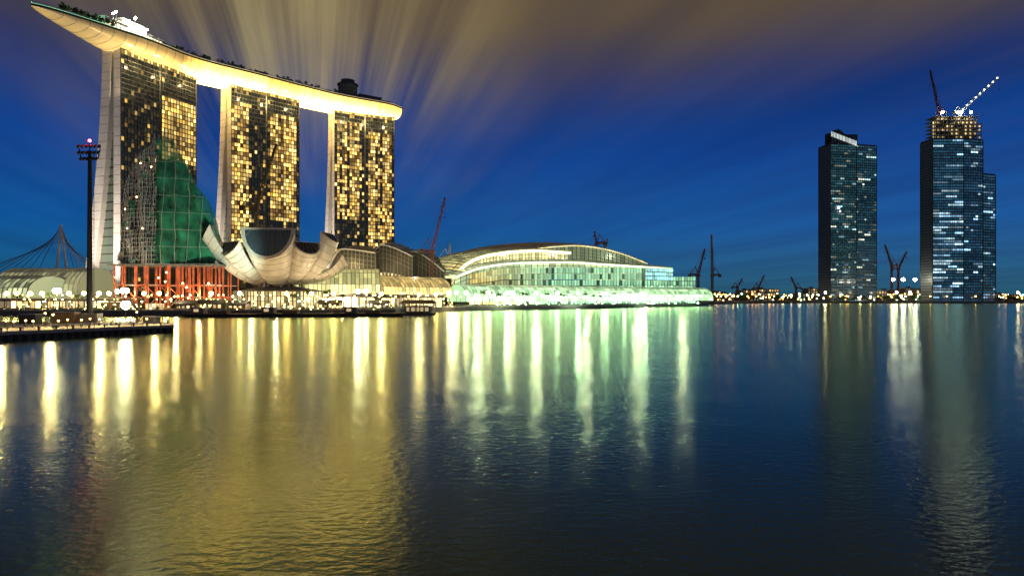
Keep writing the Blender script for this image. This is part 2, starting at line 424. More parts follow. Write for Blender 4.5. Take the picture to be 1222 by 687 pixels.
for k in range(110):
    s=random.choice([random.uniform(0.05,0.16),random.uniform(0.29,0.83)]) ; i=int(s*80)
    c,t,nn=deckpt(s,-HW[i]*random.uniform(0.6,0.93)); h=random.uniform(2,4.5)
    tb.bar(c,c+V(0,0,h),0.15,'palm_trunk'); clump(tb,c+V(0,0,h),random.uniform(1.2,2.2),22,leaf=0.6)
tb.obj('roof_garden_trees',park)
for s in (0.06,0.11): 
    c,t,nn=deckpt(s,0); light('garden_lamp','POINT',c+V(0,0,6),5e3,(0.4,1,0.5),park,0.5)
for s in (0.19,0.23): 
    c,t,nn=deckpt(s,-14); light('pavilion_lamp','POINT',c+V(0,0,10),9e3,(1,0.9,0.65),park,0.5)

# ------------------------------------------------------------------ museum
mus=empty('lotus_museum')
mc=SH(336,352)
def petal(az,R,H,w,th,name,z0=17,tmax=72,r0=4,shear=0.9,skin='petal_skin',cap='atrium_glass'):
    bb=B(); a=math.radians(az); dr=V(math.cos(a),math.sin(a)); sd=V(-dr.y,dr.x)
    rows=[];T=math.radians(tmax); n=18
    for i in range(n+1):
        t=i/n; r=r0+(R-r0)*math.sin(T*t)/math.sin(T); zz=z0+H*(1-math.cos(T*t))/(1-math.cos(T))
        wd=w*(0.22+0.78*t**0.8); thk=th*(0.35+0.65*t)
        tx=(R-r0)*math.cos(T*t)/math.sin(T); tz=H*math.sin(T*t)/(1-math.cos(T)); l=math.hypot(tx,tz); tx/=l; tz/=l
        nrm=dr*(-tz)+UP*tx; tg=dr*tx+UP*tz; row=[]
        sh=shear*max(0,(t-0.5)/0.5)**2
        for k in range(13):
            ph=math.pi*k/12; row.append(mc+dr*r+V(0,0,zz)+sd*(-math.cos(ph)*wd)-nrm*(math.sin(ph)*thk)-tg*(sh*math.sin(ph)*thk))
        for k in range(1,7):
            row.append(mc+dr*r+V(0,0,zz)+sd*(wd-2*wd*k/7)+nrm*(math.sin(math.pi*k/7)*0.4))
        rows.append(row)
    bb.grid(rows,skin,close=True)
    tip=rows[-1]; cen=sum((Vector(p) for p in tip),V(0,0,0))/len(tip)
    inner=[cen+(Vector(p)-cen)*0.84 for p in tip]; deep=[p-(dr*0.5) for p in inner]
    bb.grid([tip,inner],skin,close=True); bb.grid([inner,deep],'dark_frame',close=True); bb.face(deep,cap)
    for k in range(1,8): 
        f=k/8; pa=deep[0].lerp(deep[12],f)+dr*0.15; j=int(12*f); bb.bar(pa,deep[j]+dr*0.15,0.12,'steel')
    for i in range(2,n-1,2):
        for k in range(12): bb.bar(rows[i][k],rows[i][k+1],0.07,'dark_frame')
    o=bb.obj(name,mus,True)
    md=o.modifiers.new('es','EDGE_SPLIT'); md.split_angle=math.radians(38)
petal(196,33,27,14,8,'petal_1',tmax=62)
petal(228,27,19,9,6,'petal_2',tmax=58)
petal(276,27,25,13,9,'petal_3',tmax=58,shear=1.5,cap='petal_glass')
petal(318,24,19,8,6,'petal_4',tmax=74)
petal(352,25,25,8,6,'petal_5',tmax=88)
petal(22,30,14,9,6,'petal_6',tmax=80)
petal(62,30,20,9,6,'petal_7')
petal(112,34,26,10,6,'petal_8')
bb=B()
bb.tube(mc+V(0,0,LZ),mc+V(0,0,18),10,'dark_frame',24,r2=6)
for k in range(10):
    a=6.283*k/10; bb.bar(mc+V(math.cos(a),math.sin(a))*14+V(0,0,LZ),mc+V(math.cos(a),math.sin(a))*9+V(0,0,20),0.4,'steel'); bb.bar(mc+V(math.cos(a),math.sin(a))*14+V(0,0,LZ),mc+V(math.cos(a+.6),math.sin(a+.6))*10+V(0,0,20),0.3,'steel')
bb.tube(mc+V(0,0,LZ),mc+V(0,0,LZ+1),26,'concrete',32)
bb.obj('base_columns',mus)
bb=B()
for k in range(40):
    a=math.pi+math.pi*k/40; b_=math.pi+math.pi*(k+1)/40; R=24
    P=mc+V(math.cos(a),math.sin(a))*R+V(0,0,LZ+1); Q=mc+V(math.cos(b_),math.sin(b_))*R+V(0,0,LZ+1)
    kk=random.choice([0.1,0.3,0.9,1.8]); h=8
    bb.face([P.lerp(Q,.06),Q.lerp(P,.06),Q.lerp(P,.06)+V(0,0,h),P.lerp(Q,.06)+V(0,0,h)],'canopy_glass',(kk,.68*kk,.28*kk)); bb.bar(P,P+V(0,0,h),0.22,'dark_frame')
    for h2 in (3,5.5,8): bb.bar(P+V(0,0,h2),Q+V(0,0,h2),0.15,'dark_frame')
    bb.face([P+V(0,0,h),Q+V(0,0,h),mc+V(0,0,LZ+13),],'dark_roof')
bb.obj('foyer',mus)
for az,r,pw in ((195,36,9e3),(235,36,3.5e3),(285,36,5.5e3),(330,30,10e3),(0,32,6e3)):
    a=math.radians(az); light('museum_floodlight','POINT',mc+V(math.cos(a)*r,math.sin(a)*r,7),pw,(1.0,0.74,0.40),mus,0.6)

# ------------------------------------------------------------------ scaffolded petal structure
sc=empty('scaffolded_building')
D0=338.0
PT=[(145,300),(147,256),(152,230),(162,206),(184,182),(205,167),(217,174),(229,202),(240,224),(252,242),(261,264),(264,300)]
def prof_top(px):
    for (a,b_),(c,d) in zip(PT,PT[1:]):
        if a<=px<=c: return b_+(d-b_)*(px-a)/(c-a)
    return 300
xs=[145+i*(119/28) for i in range(29)]
bb=B(); nb_=B()
XC=SH(203,D0).x
def shellp(px,f,back=0.0,ins=1.0):
    zt_=W(px,prof_top(px),D0).z; zb_=W(px,316,D0).z
    zz=zb_+(zt_-zb_)*f*ins; u=(px-145)/119
    bulge=11*math.sin(math.pi*u)*(1-0.35*f)+1.1*math.sin(u*37+f*4)+0.7*math.sin(f*23+u*9)
    X=SH(px,D0).x; X=XC+(X-XC)*ins
    return V(X+back*(203-611)/F*1.0,D0-bulge*(1 if back==0 else -0.8)+back,zz)
xg=[196+i*(68/26) for i in range(27)]
xd=[148+i*(49/12) for i in range(13)]
nb_.grid([[shellp(px,f/24) for px in xg] for f in range(25)],'green_net')
nb_.grid([[shellp(px,f/24,3.0,0.93) for px in xd] for f in range(25)],'dark_net')
nb_.grid([[shellp(px,f/24,12.0,0.90) for px in xs] for f in range(25)],'dark_net')
nb_.obj('netting',sc,True)
for k,px in enumerate(xs):
    for dy in (0,2.2):
        if px<200 or (k%3==0 and dy==0):
            pts=[shellp(px,f/8)+V(0,-2.2+dy,0) for f in range(9)]
            for p,q in zip(pts,pts[1:]): bb.bar(p,q,0.15 if px<200 else 0.08,'scaffold_pole')
zb=W(200,316,D0).z
for kz in range(0,33):
    zz=zb+kz*2.1; prev=None
    for px in xs:
        top=W(px,prof_top(px),D0).z
        if zz<top and (px<202 or kz%4==0):
            f=(zz-zb)/(top-zb) if top>zb else 0; p=shellp(px,f)+V(0,-2.3,0); p.z=zz
            if prev is not None:
                bb.bar(prev,p,0.13 if px<202 else 0.07,'scaffold_pole')
                if px<202 and random.random()<0.35: bb.bar(prev,p+V(0,0,2.1),0.1,'scaffold_pole')
                if px<202 and random.random()<0.35: bb.obox(prev+V(0,0.2,0.1),p-prev,V(0,1.2,0),V(0,0,0.12),'timber')
                if px<202 and random.random()<0.10: bb.obox(prev+V(0,0.3,0.2),(p-prev),V(0,0.1,0),V(0,0,1.8),random.choice(['dark_net','green_net']))
            prev=p
        else: prev=None
for k,px in enumerate(xs):
    p=shellp(px,1.0)
    if px<215: bb.bar(p,p+V(random.uniform(-.5,.5),0,random.uniform(1,5)),0.14,'scaffold_pole')
for (px,f) in ((160,.4),(172,.65),(186,.3),(193,.8),(155,.7),(180,.9)):
    bb.ball(shellp(px,f)+V(0,-3,0),0.35,'bulb',(14,9,4))
bb.obj('scaffold_poles',sc)
bb=B(); zt=W(0,316,D0).z
x0=SH(150,D0).x; x1=SH(268,D0).x
bb.box(x0-2,x1+1,D0-12,D0+20,zt-0.8,zt,'dark_concrete')
bb.box(x0,x1,D0+19,D0+19.5,LZ,zt-0.9,'dark_net')
nx=9
for row,yy in enumerate((D0-10,D0-2,D0+8,D0+18)):
    for i in range(nx+1):
        xx=x0+(x1-x0)*i/nx+random.uniform(-.5,.5)
        bb.bar((xx,yy,LZ),(xx,yy,zt-0.8),0.33,'red_steel')
        if i<nx:
            xn=x0+(x1-x0)*(i+1)/nx
            for zz in (LZ+6,LZ+12): bb.bar((xx,yy,zz),(xn,yy,zz),0.25,'red_steel' if random.random()<.7 else 'scaffold_pole')
            if row<2 and i%2==0:
                bb.bar((xx,yy,LZ),(xn,yy,LZ+6),0.16,'scaffold_pole'); bb.bar((xx,yy,LZ+12),(xn,yy,LZ+6),0.16,'red_steel')
bb.box(x0-3,x0+12,D0-16,D0-12,LZ,LZ+3.5,'timber'); bb.box(x0+20,x0+27,D0-18,D0-14,LZ,LZ+3,'white_cladding')
for k in range(12): bb.ball((x0+(x1-x0)*random.random(),D0-11,random.uniform(LZ+3,zt-2)),0.4,'bulb',(24,13,5))
bb.obj('red_support_frame',sc)
for i,pw in ((1,4.5e3),(4,3.2e3),(7,5e3)): light('frame_work_lamp','POINT',(x0+(x1-x0)*i/nx,D0-4,LZ+8),pw,(1,0.70,0.34),sc,0.5)
light('net_floodlight','SPOT',(x1+34,D0-50,6),170e3,(0.75,1,0.8),sc,0.8,(x1-16,D0,42),60)
light('scaffold_fill','SPOT',(x0-10,D0-60,6),80e3,(1,0.85,0.6),sc,0.8,(x0+10,D0,45),60)  # unseen light added at front left so the poles stand out

# ------------------------------------------------------------------ vault helper
def vault(name,p,q,width,height,z0,nr,colf,parent=None,wall=3.0,rib='white_steel',seg=10,ends=True,rr=0.22):
    bb=B(); d=(q-p); Ln=d.length; d/=Ln; n=V(-d.y,d.x)
    rows=[]
    for i in range(nr+1):
        c=p+d*Ln*i/nr; r=[c-n*width/2+V(0,0,z0)]
        for j in range(seg+1):
            th=math.pi*j/seg; r.append(c-n*math.cos(th)*width/2+V(0,0,z0+wall+math.sin(th)*height))
        r.append(c+n*width/2+V(0,0,z0)); rows.append(r)
    bb.grid(rows,'canopy_glass',colf)
    if ends: bb.face(rows[0],'canopy_glass',colf(0,2)); bb.face(rows[-1],'canopy_glass',colf(nr-1,2))
    for r in rows:
        for a,b_ in zip(r,r[1:]): bb.bar(a,b_,rr,rib)
    for j in range(0,seg+3,2):
        for i in range(nr): bb.bar(rows[i][j],rows[i+1][j],rr*0.7,rib)
    return bb.obj(name,parent)
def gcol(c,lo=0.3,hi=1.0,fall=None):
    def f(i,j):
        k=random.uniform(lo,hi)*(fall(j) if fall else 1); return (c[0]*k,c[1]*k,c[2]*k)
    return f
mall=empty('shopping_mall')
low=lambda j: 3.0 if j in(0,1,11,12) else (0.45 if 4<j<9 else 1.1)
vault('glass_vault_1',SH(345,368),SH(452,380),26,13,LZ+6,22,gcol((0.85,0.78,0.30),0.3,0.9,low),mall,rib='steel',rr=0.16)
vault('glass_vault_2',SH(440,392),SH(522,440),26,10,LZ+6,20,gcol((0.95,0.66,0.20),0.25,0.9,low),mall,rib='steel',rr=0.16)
bb=B()
for (pa,pb,h) in ((SH(335,350),SH(455,358),7.5),(SH(455,364),SH(530,420),7)):
    d=pb-pa; n=V(-d.y,d.x).normalized(); Ln=d.length; dd=d/Ln
    bb.obox(pa+V(0,0,LZ),d,n*20,V(0,0,h),'dark_concrete'); bb.obox(pa-n*1.5+V(0,0,LZ+h),d,n*22,V(0,0,0.7),'concrete')
    k=int(Ln/4)
    for i in range(k):
        o=pa+dd*(i*4+0.5)-n*0.05+V(0,0,LZ+0.5)
        kk=random.choice([0.3,1.2,2.4,5.0]); bb.face([o,o+dd*3.2,o+dd*3.2+V(0,0,h-2),o+V(0,0,h-2)],'bulb',(kk,0.70*kk,0.26*kk))
        bb.bar(pa+dd*i*4-n*1.2+V(0,0,LZ),pa+dd*i*4-n*1.2+V(0,0,LZ+h),0.2,'steel')
bb.obj('shopfront',mall)
th=empty('theatre_building')
bb=B()
def wedge(pxa,pxb,d,ya,yb,yc,depth):
    A_=SH(pxa,d);B_=SH(pxb,d); n=12; rows=[]
    for i in range(n+1):
        t=i/n; X=A_.x+(B_.x-A_.x)*t
        yy=(yb+(ya-yb)*math.sin(min(1,t/0.3)*math.pi/2)) if t<0.3 else ya+(yc-ya)*((t-0.3)/0.7)**1.4
        z=W(0,yy,d).z
        rows.append([V(X,d,LZ),V(X,d,z),V(X,d+depth,z+5),V(X,d+depth,LZ)])
    bb.grid([[r[1],r[2]] for r in rows],'dark_roof')
    bb.grid([[r[0],r[1]] for r in rows],'dark_roof')
    bb.face([rows[-1][0],rows[-1][1],rows[-1][2],rows[-1][3]],'dark_roof'); bb.face([rows[0][0],rows[0][1],rows[0][2],rows[0][3]],'dark_roof')
    for i in range(n+1):
        r=rows[i]; bb.bar(r[1]+V(0,-0.5,0.2),r[2]+V(0,0,0.2),0.35,'grey_roof'); bb.bar(r[0]+V(0,-0.3,0),r[1]+V(0,-0.5,0),0.25,'grey_roof')
        if i<n:
            bb.bar(r[1]+V(0,-0.6,0),rows[i+1][1]+V(0,-0.6,0),0.4,'white_steel')
            for h in (3,6,9): bb.bar(r[1]+V(0,-0.4,-h),rows[i+1][1]+V(0,-0.4,-h),0.2,'grey_roof')
            o=r[0]+V(0.6,-0.7,0); wv=rows[i+1][0].x-r[0].x-1.2; hh=max(2,(r[1].z-LZ)*0.55)
            kk=random.choice([0.1,0.3,0.8]); bb.face([o,o+V(wv,0),o+V(wv,0,hh),o+V(0,0,hh)],'bulb',(kk,.7*kk,.25*kk))
wedge(392,448,455,297,322,302,40); wedge(440,492,470,292,318,306,45); wedge(478,530,490,300,316,324,45)
bb.obj('stepped_roofs',th)
for px in (410,455,500): light('roof_wash','POINT',SH(px,438,30),14e3,(1,0.75,0.35),th,0.6)

# ------------------------------------------------------------------ convention centre
ex=empty('convention_centre')
EA=SH(543,475); EB=SH(835,655); ed=(EB-EA); EL=ed.length; ed/=EL; en=V(-ed.y,ed.x)
def onl(px,v):
    k=(px-611)/F; P=EA+en*v
    s=(k*P.y-P.x)/(ed.x-k*ed.y); return P+ed*s
def zat(P,py): return CH+(HZ-py)*P.y/F
def swoop(prof,v0,v1,mroof,led,ledr,rise=4,name='roof',n=36,rc=None,sc_=None,stp=1):
    bb=B(); rows=[];fr=[]
    pxs=[prof[0][0]+(prof[-1][0]-prof[0][0])*i/n for i in range(n+1)]
    for px in pxs:
        for (a,b_),(c,d) in zip(prof,prof[1:]):
            if a<=px<=c+1e-6:
                t=(px-a)/(c-a); py=b_+(d-b_)*t; break
        P=onl(px,v0); z=zat(P,py); fr.append((P,z))
    zs=[z for _,z in fr]
    for _ in range(6): zs=[zs[0]]+[(zs[i-1]+2*zs[i]+zs[i+1])/4 for i in range(1,n)]+[zs[-1]]
    nd=6
    for (P,_),z in zip(fr,zs):
        rows.append([P+V(0,0,z-1.0),P+V(0,0,z)]+[P+en*(v1-v0)*k/nd+V(0,0,z+rise*math.sin(math.pi*0.62*k/nd)) for k in range(1,nd+1)])
    bb.grid(rows,mroof,rc or (0,0,0))  # rc puts the lit look of the roof into its emission colour
    bb.grid([[r[0]+en*0.1,r[0]+en*(v1-v0)] for r in rows],'canopy_glass',sc_ or (0.02,0.02,0.012))  # bright underside put in as emission colour
    for r in rows[::stp]:
        for a,b_ in zip(r[1:],r[2:]): bb.bar(a+V(0,0,0.15),b_+V(0,0,0.15),0.28,'steel')
    for k in range(2,nd+1,2):
        for i in range(n): bb.bar(rows[i][k]+V(0,0,0.2),rows[i+1][k]+V(0,0,0.2),0.2,'steel')
    for i in range(n):
        q=random.uniform(0.5,1.3)
        bb.bar(rows[i][0]-en*0.5+V(0,0,-0.3),rows[i+1][0]-en*0.5+V(0,0,-0.3),ledr,'bulb',mulc(led,q))
    bb.obj(name,ex)
    g=B()
    for i in range(n):
        P=rows[i][0]+en*3;Q=rows[i+1][0]+en*3; h=min(14,P.z-LZ-2)
        kk=random.uniform(0.3,1.0); c=sc_ if isinstance(sc_,tuple) else (0.25,0.22,0.10)
        g.face([P-V(0,0,h),Q-V(0,0,min(14,Q.z-LZ-2)),Q,P],'canopy_glass',mulc(c,kk)); g.bar(P-V(0,0,h)-en*.2,P-en*.2,0.2,'dark_frame')
    for hh in (3,6,9,12):
        for i in range(n):
            P=rows[i][0]+en*2.8;Q=rows[i+1][0]+en*2.8
            if P.z-hh>LZ and Q.z-hh>LZ: g.bar(P-V(0,0,hh),Q-V(0,0,hh),0.15,'dark_frame')
    g.obj(name+'_clerestory',ex)
swoop([(600,306),(628,297),(655,293),(690,291),(720,295),(745,302),(772,313)],40,120,'grey_roof',(1.2,0.95,0.4),0.35,5,'upper_roof',sc_=(0.20,0.24,0.12))
swoop([(541,330),(552,314),(575,304),(605,299),(640,297),(680,300)],14,60,'canopy_glass',(4.0,3.1,1.3),0.8,3,'west_roof',rc=lambda i,j: mulc((0.62,0.60,0.26),random.uniform(0.3,1.0)),sc_=(1.3,1.15,0.5))
swoop([(545,328),(570,317),(610,312),(680,311),(740,315),(800,319)],6,45,'canopy_glass',(2.6,2.6,1.5),0.5,3,'front_roof',rc=lambda i,j: mulc((0.28,0.36,0.20),random.uniform(0.3,0.9)),sc_=(0.85,1.05,0.55))
bb=B()
n=80
for i in range(n):
    px0=560+270*i/n; px1=560+270*(i+1)/n; P=onl(px0,8);Q=onl(px1,8)
    top=319 if px0<800 else 330
    ztop=zat(P,top+ (326-318)*max(0,(600-px0)/40)); 
    fl=6; hh=(ztop-LZ)/fl
    for k in range(fl):
        kk=random.uniform(0.6,1.6)*(2.4 if k<1 else (1.5 if k<3 else 0.8))
        if random.random()<0.08: kk*=0.15
        mixv=min(1,max(0,(px0-565)/90))
        c=(0.95*(1-mixv)+0.46*mixv,0.74*(1-mixv)+0.95*mixv,0.22*(1-mixv)+0.54*mixv)
        d=(Q-P)
        o=P+d*0.06+V(0,0,LZ+k*hh+0.4); bb.face([o,o+d*0.88,o+d*0.88+V(0,0,hh-0.6),o+V(0,0,hh-0.6)],'window_glass',mulc(c,kk*0.85))
    bb.bar(P-en*0.3+V(0,0,LZ),P-en*0.3+V(0,0,ztop),0.16,'steel')
P=onl(560,8.5);Q=onl(800,8.5); bb.obox(P+V(0,0,LZ),Q-P,en*60,V(0,0,20),'grey_roof')
P=onl(800,8.5);Q=onl(830,8.5); bb.obox(P+V(0,0,LZ),Q-P,en*40,V(0,0,zat(P,331)-LZ),'grey_roof')
bb.obj('glazed_hall',ex)
bb=B(); P=onl(770,4);Q=onl(803,4); d=Q-P; z0=zat(P,334);z1=zat(P,319)
bb.obox(P+V(0,0,z0),d,en*20,V(0,0,z1-z0),'steel')
for i in range(12):
    for k in range(3):
        o=P-en*0.1+d*(i+0.08)/12+V(0,0,z0+(z1-z0)*(k+0.1)/3); bb.face([o,o+d*0.84/12,o+d*0.84/12+V(0,0,(z1-z0)*0.27),o+V(0,0,(z1-z0)*0.27)],'bulb',mulc((0.35,0.95,0.9),random.uniform(0.5,1.4)))
bb.obj('lantern_box',ex)
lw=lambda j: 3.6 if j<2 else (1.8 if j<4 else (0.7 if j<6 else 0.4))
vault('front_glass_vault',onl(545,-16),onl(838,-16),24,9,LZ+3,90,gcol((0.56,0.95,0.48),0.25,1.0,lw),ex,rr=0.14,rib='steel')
for px in (570,640,700,760,815):
    P=onl(px,-4); light('roof_wash','POINT',V(P.x,P.y,zat(P,300)),18e3,(0.92,1,0.65),ex,0.8)

# ------------------------------------------------------------------ left side glass halls and bridge mast
lh=empty('conservatory_hall')
dm=lambda j: 1.6 if j<2 else (0.8 if j<4 else 0.22)
vault('glass_arch_1',SH(-40,352),SH(62,345),30,9,LZ+5,18,gcol((0.75,0.80,0.42),0.15,0.8,dm),lh,rib='steel')
vault('glass_arch_2',SH(20,372),SH(118,365),30,13,LZ+6,18,gcol((0.75,0.72,0.36),0.10,0.6,dm),lh,rib='white_steel')
bb=B(); pa=SH(-60,330);pb=SH(145,326); d=pb-pa; n_=V(-d.y,d.x).normalized(); 
bb.obox(pa+V(0,0,LZ),d,n_*16,V(0,0,5),'dark_concrete'); bb.obox(pa-n_+V(0,0,LZ+5),d,n_*18,V(0,0,0.6),'concrete')
for i in range(28):
    o=pa+d*(i+0.1)/28-n_*0.05+V(0,0,LZ+0.6); kk=random.choice([0.1,0.7,1.5,4.0]); bb.face([o,o+d*0.8/28,o+d*0.8/28+V(0,0,3.4),o+V(0,0,3.4)],'bulb',(kk,0.70*kk,0.26*kk))
bb.obj('arcade',lh)
br=B(); mp=SH(73,420); top=mp+V(0,0,CH+(355-268)*420/F)
br.bar(mp+V(-5,0,LZ),top,0.8,'white_steel',r2=0.4); br.bar(mp+V(6,0,LZ),top,0.8,'white_steel',r2=0.4)
for k in range(8):
    br.bar(top-V(0,0,k*1.5),mp+V(-20-k*9,0,14),0.14,'steel'); br.bar(top-V(0,0,k*1.5),mp+V(12+k*4,0,14),0.14,'steel')
br.box(mp.x-110,mp.x+50,mp.y-4,mp.y+4,12,14,'concrete')
for k in range(6): br.box(mp.x-105+k*28,mp.x-103+k*28,mp.y-2,mp.y+2,LZ,12,'concrete')
br.obj('cable_stayed_footbridge')

# ------------------------------------------------------------------ dock in front
dk=empty('dock')
bb=B(); DZ=1.7
pts=[V(-260,112),SH(0,121),SH(207,152),SH(207,166),SH(150,176),V(-260,172)]
bb.face([V(p.x,p.y,DZ) for p in pts],'concrete')
for i in range(len(pts)):
    p,q=pts[i],pts[(i+1)%len(pts)]; bb.face([V(p.x,p.y,-1.5),V(q.x,q.y,-1.5),V(q.x,q.y,DZ-0.003),V(p.x,p.y,DZ-0.003)],'dark_concrete')
p,q=pts[1],pts[2]; d=q-p; nn_=V(-d.y,d.x).normalized()
bb.obox(p-nn_*0.25+V(0,0,DZ-0.5),d,nn_*0.6,V(0,0,0.62),'concrete')
bb.obox(pts[0]+V(0,-0.25,DZ-0.5),pts[1]-pts[0],nn_*0.6,V(0,0,0.62),'concrete')
for i in range(22):
    c=p+d*(i+0.5)/22; bb.tube(c-nn_*0.4+V(0,0,-1),c-nn_*0.4+V(0,0,1.2),0.35,'rubber',8)
    if i%2==0: bb.tube(c+nn_*1.2+V(0,0,DZ),c+nn_*1.2+V(0,0,DZ+0.6),0.18,'dark_steel',8); bb.tube(c+nn_*1.2+V(0,0,DZ+0.6),c+nn_*1.2+V(0,0,DZ+0.75),0.3,'dark_steel',8)
bb.obj('dock_deck',dk)
bb=B()
for (pa,pb) in ((V(-260,170),SH(150,174)),(p+nn_*3,q+nn_*3)):
    d=pb-pa; k=int(d.length/2.5)
    for i in range(k+1):
        c=pa+d*i/k+V(0,0,DZ); bb.bar(c,c+V(0,0,1.1),0.05,'steel')
    for h in (0.4,0.75,1.1): bb.bar(pa+V(0,0,DZ+h),pb+V(0,0,DZ+h),0.035,'steel')
bb.obj('dock_railing',dk)
bb=B()
for px,d,w_,h,m_ in ((22,160,4,2.2,'dark_steel'),(60,166,6,2.6,'timber'),(92,168,5,2.2,'dark_concrete'),(170,164,3.2,1.6,'dark_steel')):
    c=SH(px,d,DZ); bb.box(c.x,c.x+w_,c.y,c.y+2.4,DZ,DZ+h,m_)
    for k in range(int(w_/0.5)): bb.box(c.x+k*0.5+0.1,c.x+k*0.5+0.25,c.y-0.08,c.y,DZ+0.1,DZ+h-0.1,m_)
    bb.box(c.x-0.1,c.x+w_+0.1,c.y-0.1,c.y+2.5,DZ+h,DZ+h+0.12,'steel')
bb.obj('site_containers',dk)

fm=empty('floodlight_mast'); bb=B(); c=SH(107,171,DZ); top=W(107,180,171).z
bb.tube(c,V(c.x,c.y,DZ+1),1.2,'concrete',12); bb.tube(V(c.x,c.y,DZ+1),V(c.x,c.y,top),0.75,'dark_steel',12,r2=0.4)
for k in range(40):
    z=DZ+2+k*(top-DZ-3)/40; bb.bar((c.x+0.85,c.y-0.4,z),(c.x+0.85,c.y+0.4,z),0.04,'dark_steel')
bb.bar((c.x+0.85,c.y-0.4,DZ),(c.x+0.85,c.y-0.4,top),0.05,'dark_steel'); bb.bar((c.x+0.85,c.y+0.4,DZ),(c.x+0.85,c.y+0.4,top),0.05,'dark_steel')
for r_,(zz,wd) in enumerate(((top-2.0,2.0),(top-0.4,2.5),(top+1.2,2.6))):
    bb.bar((c.x-wd,c.y,zz),(c.x+wd,c.y,zz),0.12,'dark_steel')
    for k in range(6):
        xx=c.x-wd+k*2*wd/5; bb.tube((xx,c.y-0.7,zz-0.35),(xx,c.y-0.1,zz+0.1),0.36,'dark_steel',8)
bb.bar((c.x-2.2,c.y,top-2.2),(c.x-2.8,c.y,top+1.4),0.1,'dark_steel');bb.bar((c.x+2.2,c.y,top-2.2),(c.x+2.8,c.y,top+1.4),0.1,'dark_steel')
bb.tube((c.x,c.y,top),(c.x,c.y,top+2.4),0.12,'dark_steel',6); bb.ball((c.x,c.y,top+2.6),0.35,'bulb',(140,2,7))
bb.obj('mast',fm)

# ------------------------------------------------------------------ street lamps, bollards
def lampmesh(h,col,r,arm=0):
    bb=B(); bb.tube((0,0,0),(0,0,0.5),0.28,'dark_steel',8); bb.tube((0,0,0.5),(0,0,h),0.12,'dark_steel',8,r2=0.08)
    bb.ball((0,0,h+r*0.8),r,'bulb',col); bb.tube((0,0,h+r*1.6),(0,0,h+r*1.9),r*0.8,'dark_steel',8,r2=0.1)
    return bb.mesh('street_lamp')
LM={'w':lampmesh(6,(26,16,5.5),0.42),'g':lampmesh(6,(30,14,2.0),0.42),'c':lampmesh(6,(9,28,14),0.45),'W':lampmesh(8,(80,68,42),1.15),'X':lampmesh(8,(48,75,44),1.15),'Y':lampmesh(7,(55,34,10),0.9),'b':lampmesh(1.2,(16,8,1.8),0.2),'b2':lampmesh(2.6,(20,11,3),0.2),'d':lampmesh(7,(26,24,17),0.8),'D':lampmesh(30,(90,85,66),2.2),'E':lampmesh(12,(70,60,40),1.5),'o':lampmesh(7,(30,13,2.5),0.8)}
def lamp(kind,P,name='street_lamp'):
    o=bpy.data.objects.new(name,LM[kind]); o.location=P; scene.collection.objects.link(o)
def along(pts,step,off_=3):
    r=[]
    for p,q in zip(pts,pts[1:]):
        d=q-p; l=d.length; k=max(1,int(l/step)); n=V(-d.y,d.x).normalized()
        for i in range(k): r.append(p+d*(i+0.5+random.uniform(-.25,.25))/k+n*(off_+random.uniform(0,4))+V(0,0,LZ))
    return r
for i,P in enumerate(along(shore[1:6],11,4)): lamp('g' if i%3 else 'w',P)
for i,P in enumerate(along(shore[6:9],11,4)): lamp(random.choice('wgg'),P)
for i,P in enumerate(along(shore[8:11],9,5)): lamp(random.choice('cccwc'),P)
for i,P in enumerate(along(shore[11:15],24,5)): lamp(random.choice('oodo'),P)
for i,P in enumerate(along(shore[14:17],26,5)): lamp(random.choice('oood'),P)
for px,d in ((140,330),(147,300),(151,303),(66,300),(70,303),(427,330),(436,322),(536,400),(545,402),(556,408),(605,440),(612,440),(583,430)): lamp('W',SH(px,d,LZ),'floodlight')
for px,d in ((690,482),(719,500),(724,503),(765,555),(770,560),(794,590),(640,462),(665,470),(745,530)): lamp('X',SH(px,d,LZ),'floodlight')
for px,d in ((36,300),(20,300),(50,302),(82,300),(100,301),(118,300),(130,303),(172,305),(190,303),(252,302),(286,300),(342,305),(372,312),(398,316),(455,326),(500,372),(520,392),(8,302)): lamp('Y',SH(px,d,LZ),'floodlight')
for px,d,k in ((1066,960,'D'),(1078,960,'D'),(1092,960,'D'),(1070,955,'E'),(1086,955,'E'),(1100,990,'E'),(985,985,'E'),(1215,960,'E')): lamp(k,SH(px,d,LZ),'floodlight')
for i in range(18):
    px=4+i*11.5+random.uniform(-4,4); lamp(random.choice(['b','b','b2']),SH(px,128+px*0.14+random.uniform(0,16),DZ),'bollard_lamp')
lamp('W',SH(150,172,DZ-4.5),'floodlight')
for px,d,pw in ((60,140,3800),(120,148,3800),(185,155,3000),(0,132,3800)): light('dock_lamp','POINT',SH(px,d,5),pw,(1,0.7,0.3),dk,0.3)
for px,d,pw,cc_ in ((427,322,9e3,(1,.85,.55)),(540,392,9e3,(1,.8,.4)),(605,425,12e3,(.8,1,.6)),(690,465,12e3,(.7,1,.65)),(770,545,14e3,(.7,1,.7)),(66,300,6e3,(1,.75,.4)),(210,300,6e3,(1,.7,.35)),(300,305,5e3,(1,.7,.35))):
    light('promenade_light','POINT',SH(px,d,8),pw,cc_,None,0.5)
bb=B()
for i in range(300):
    px=random.uniform(0,540); d=random.uniform(296,325) if px<470 else random.uniform(395,410)
    if 205<px<225: continue
    c=SH(px,d,LZ+random.choice([0.6,1.5,2.5,4,5,7])); bb.bar(V(c.x,c.y,LZ),c,0.04,'dark_steel'); bb.ball(c,random.uniform(0.12,0.36),'bulb',random.choice([(22,11,2.5),(22,11,2.5),(20,15,7),(10,16,5)]),6,4)
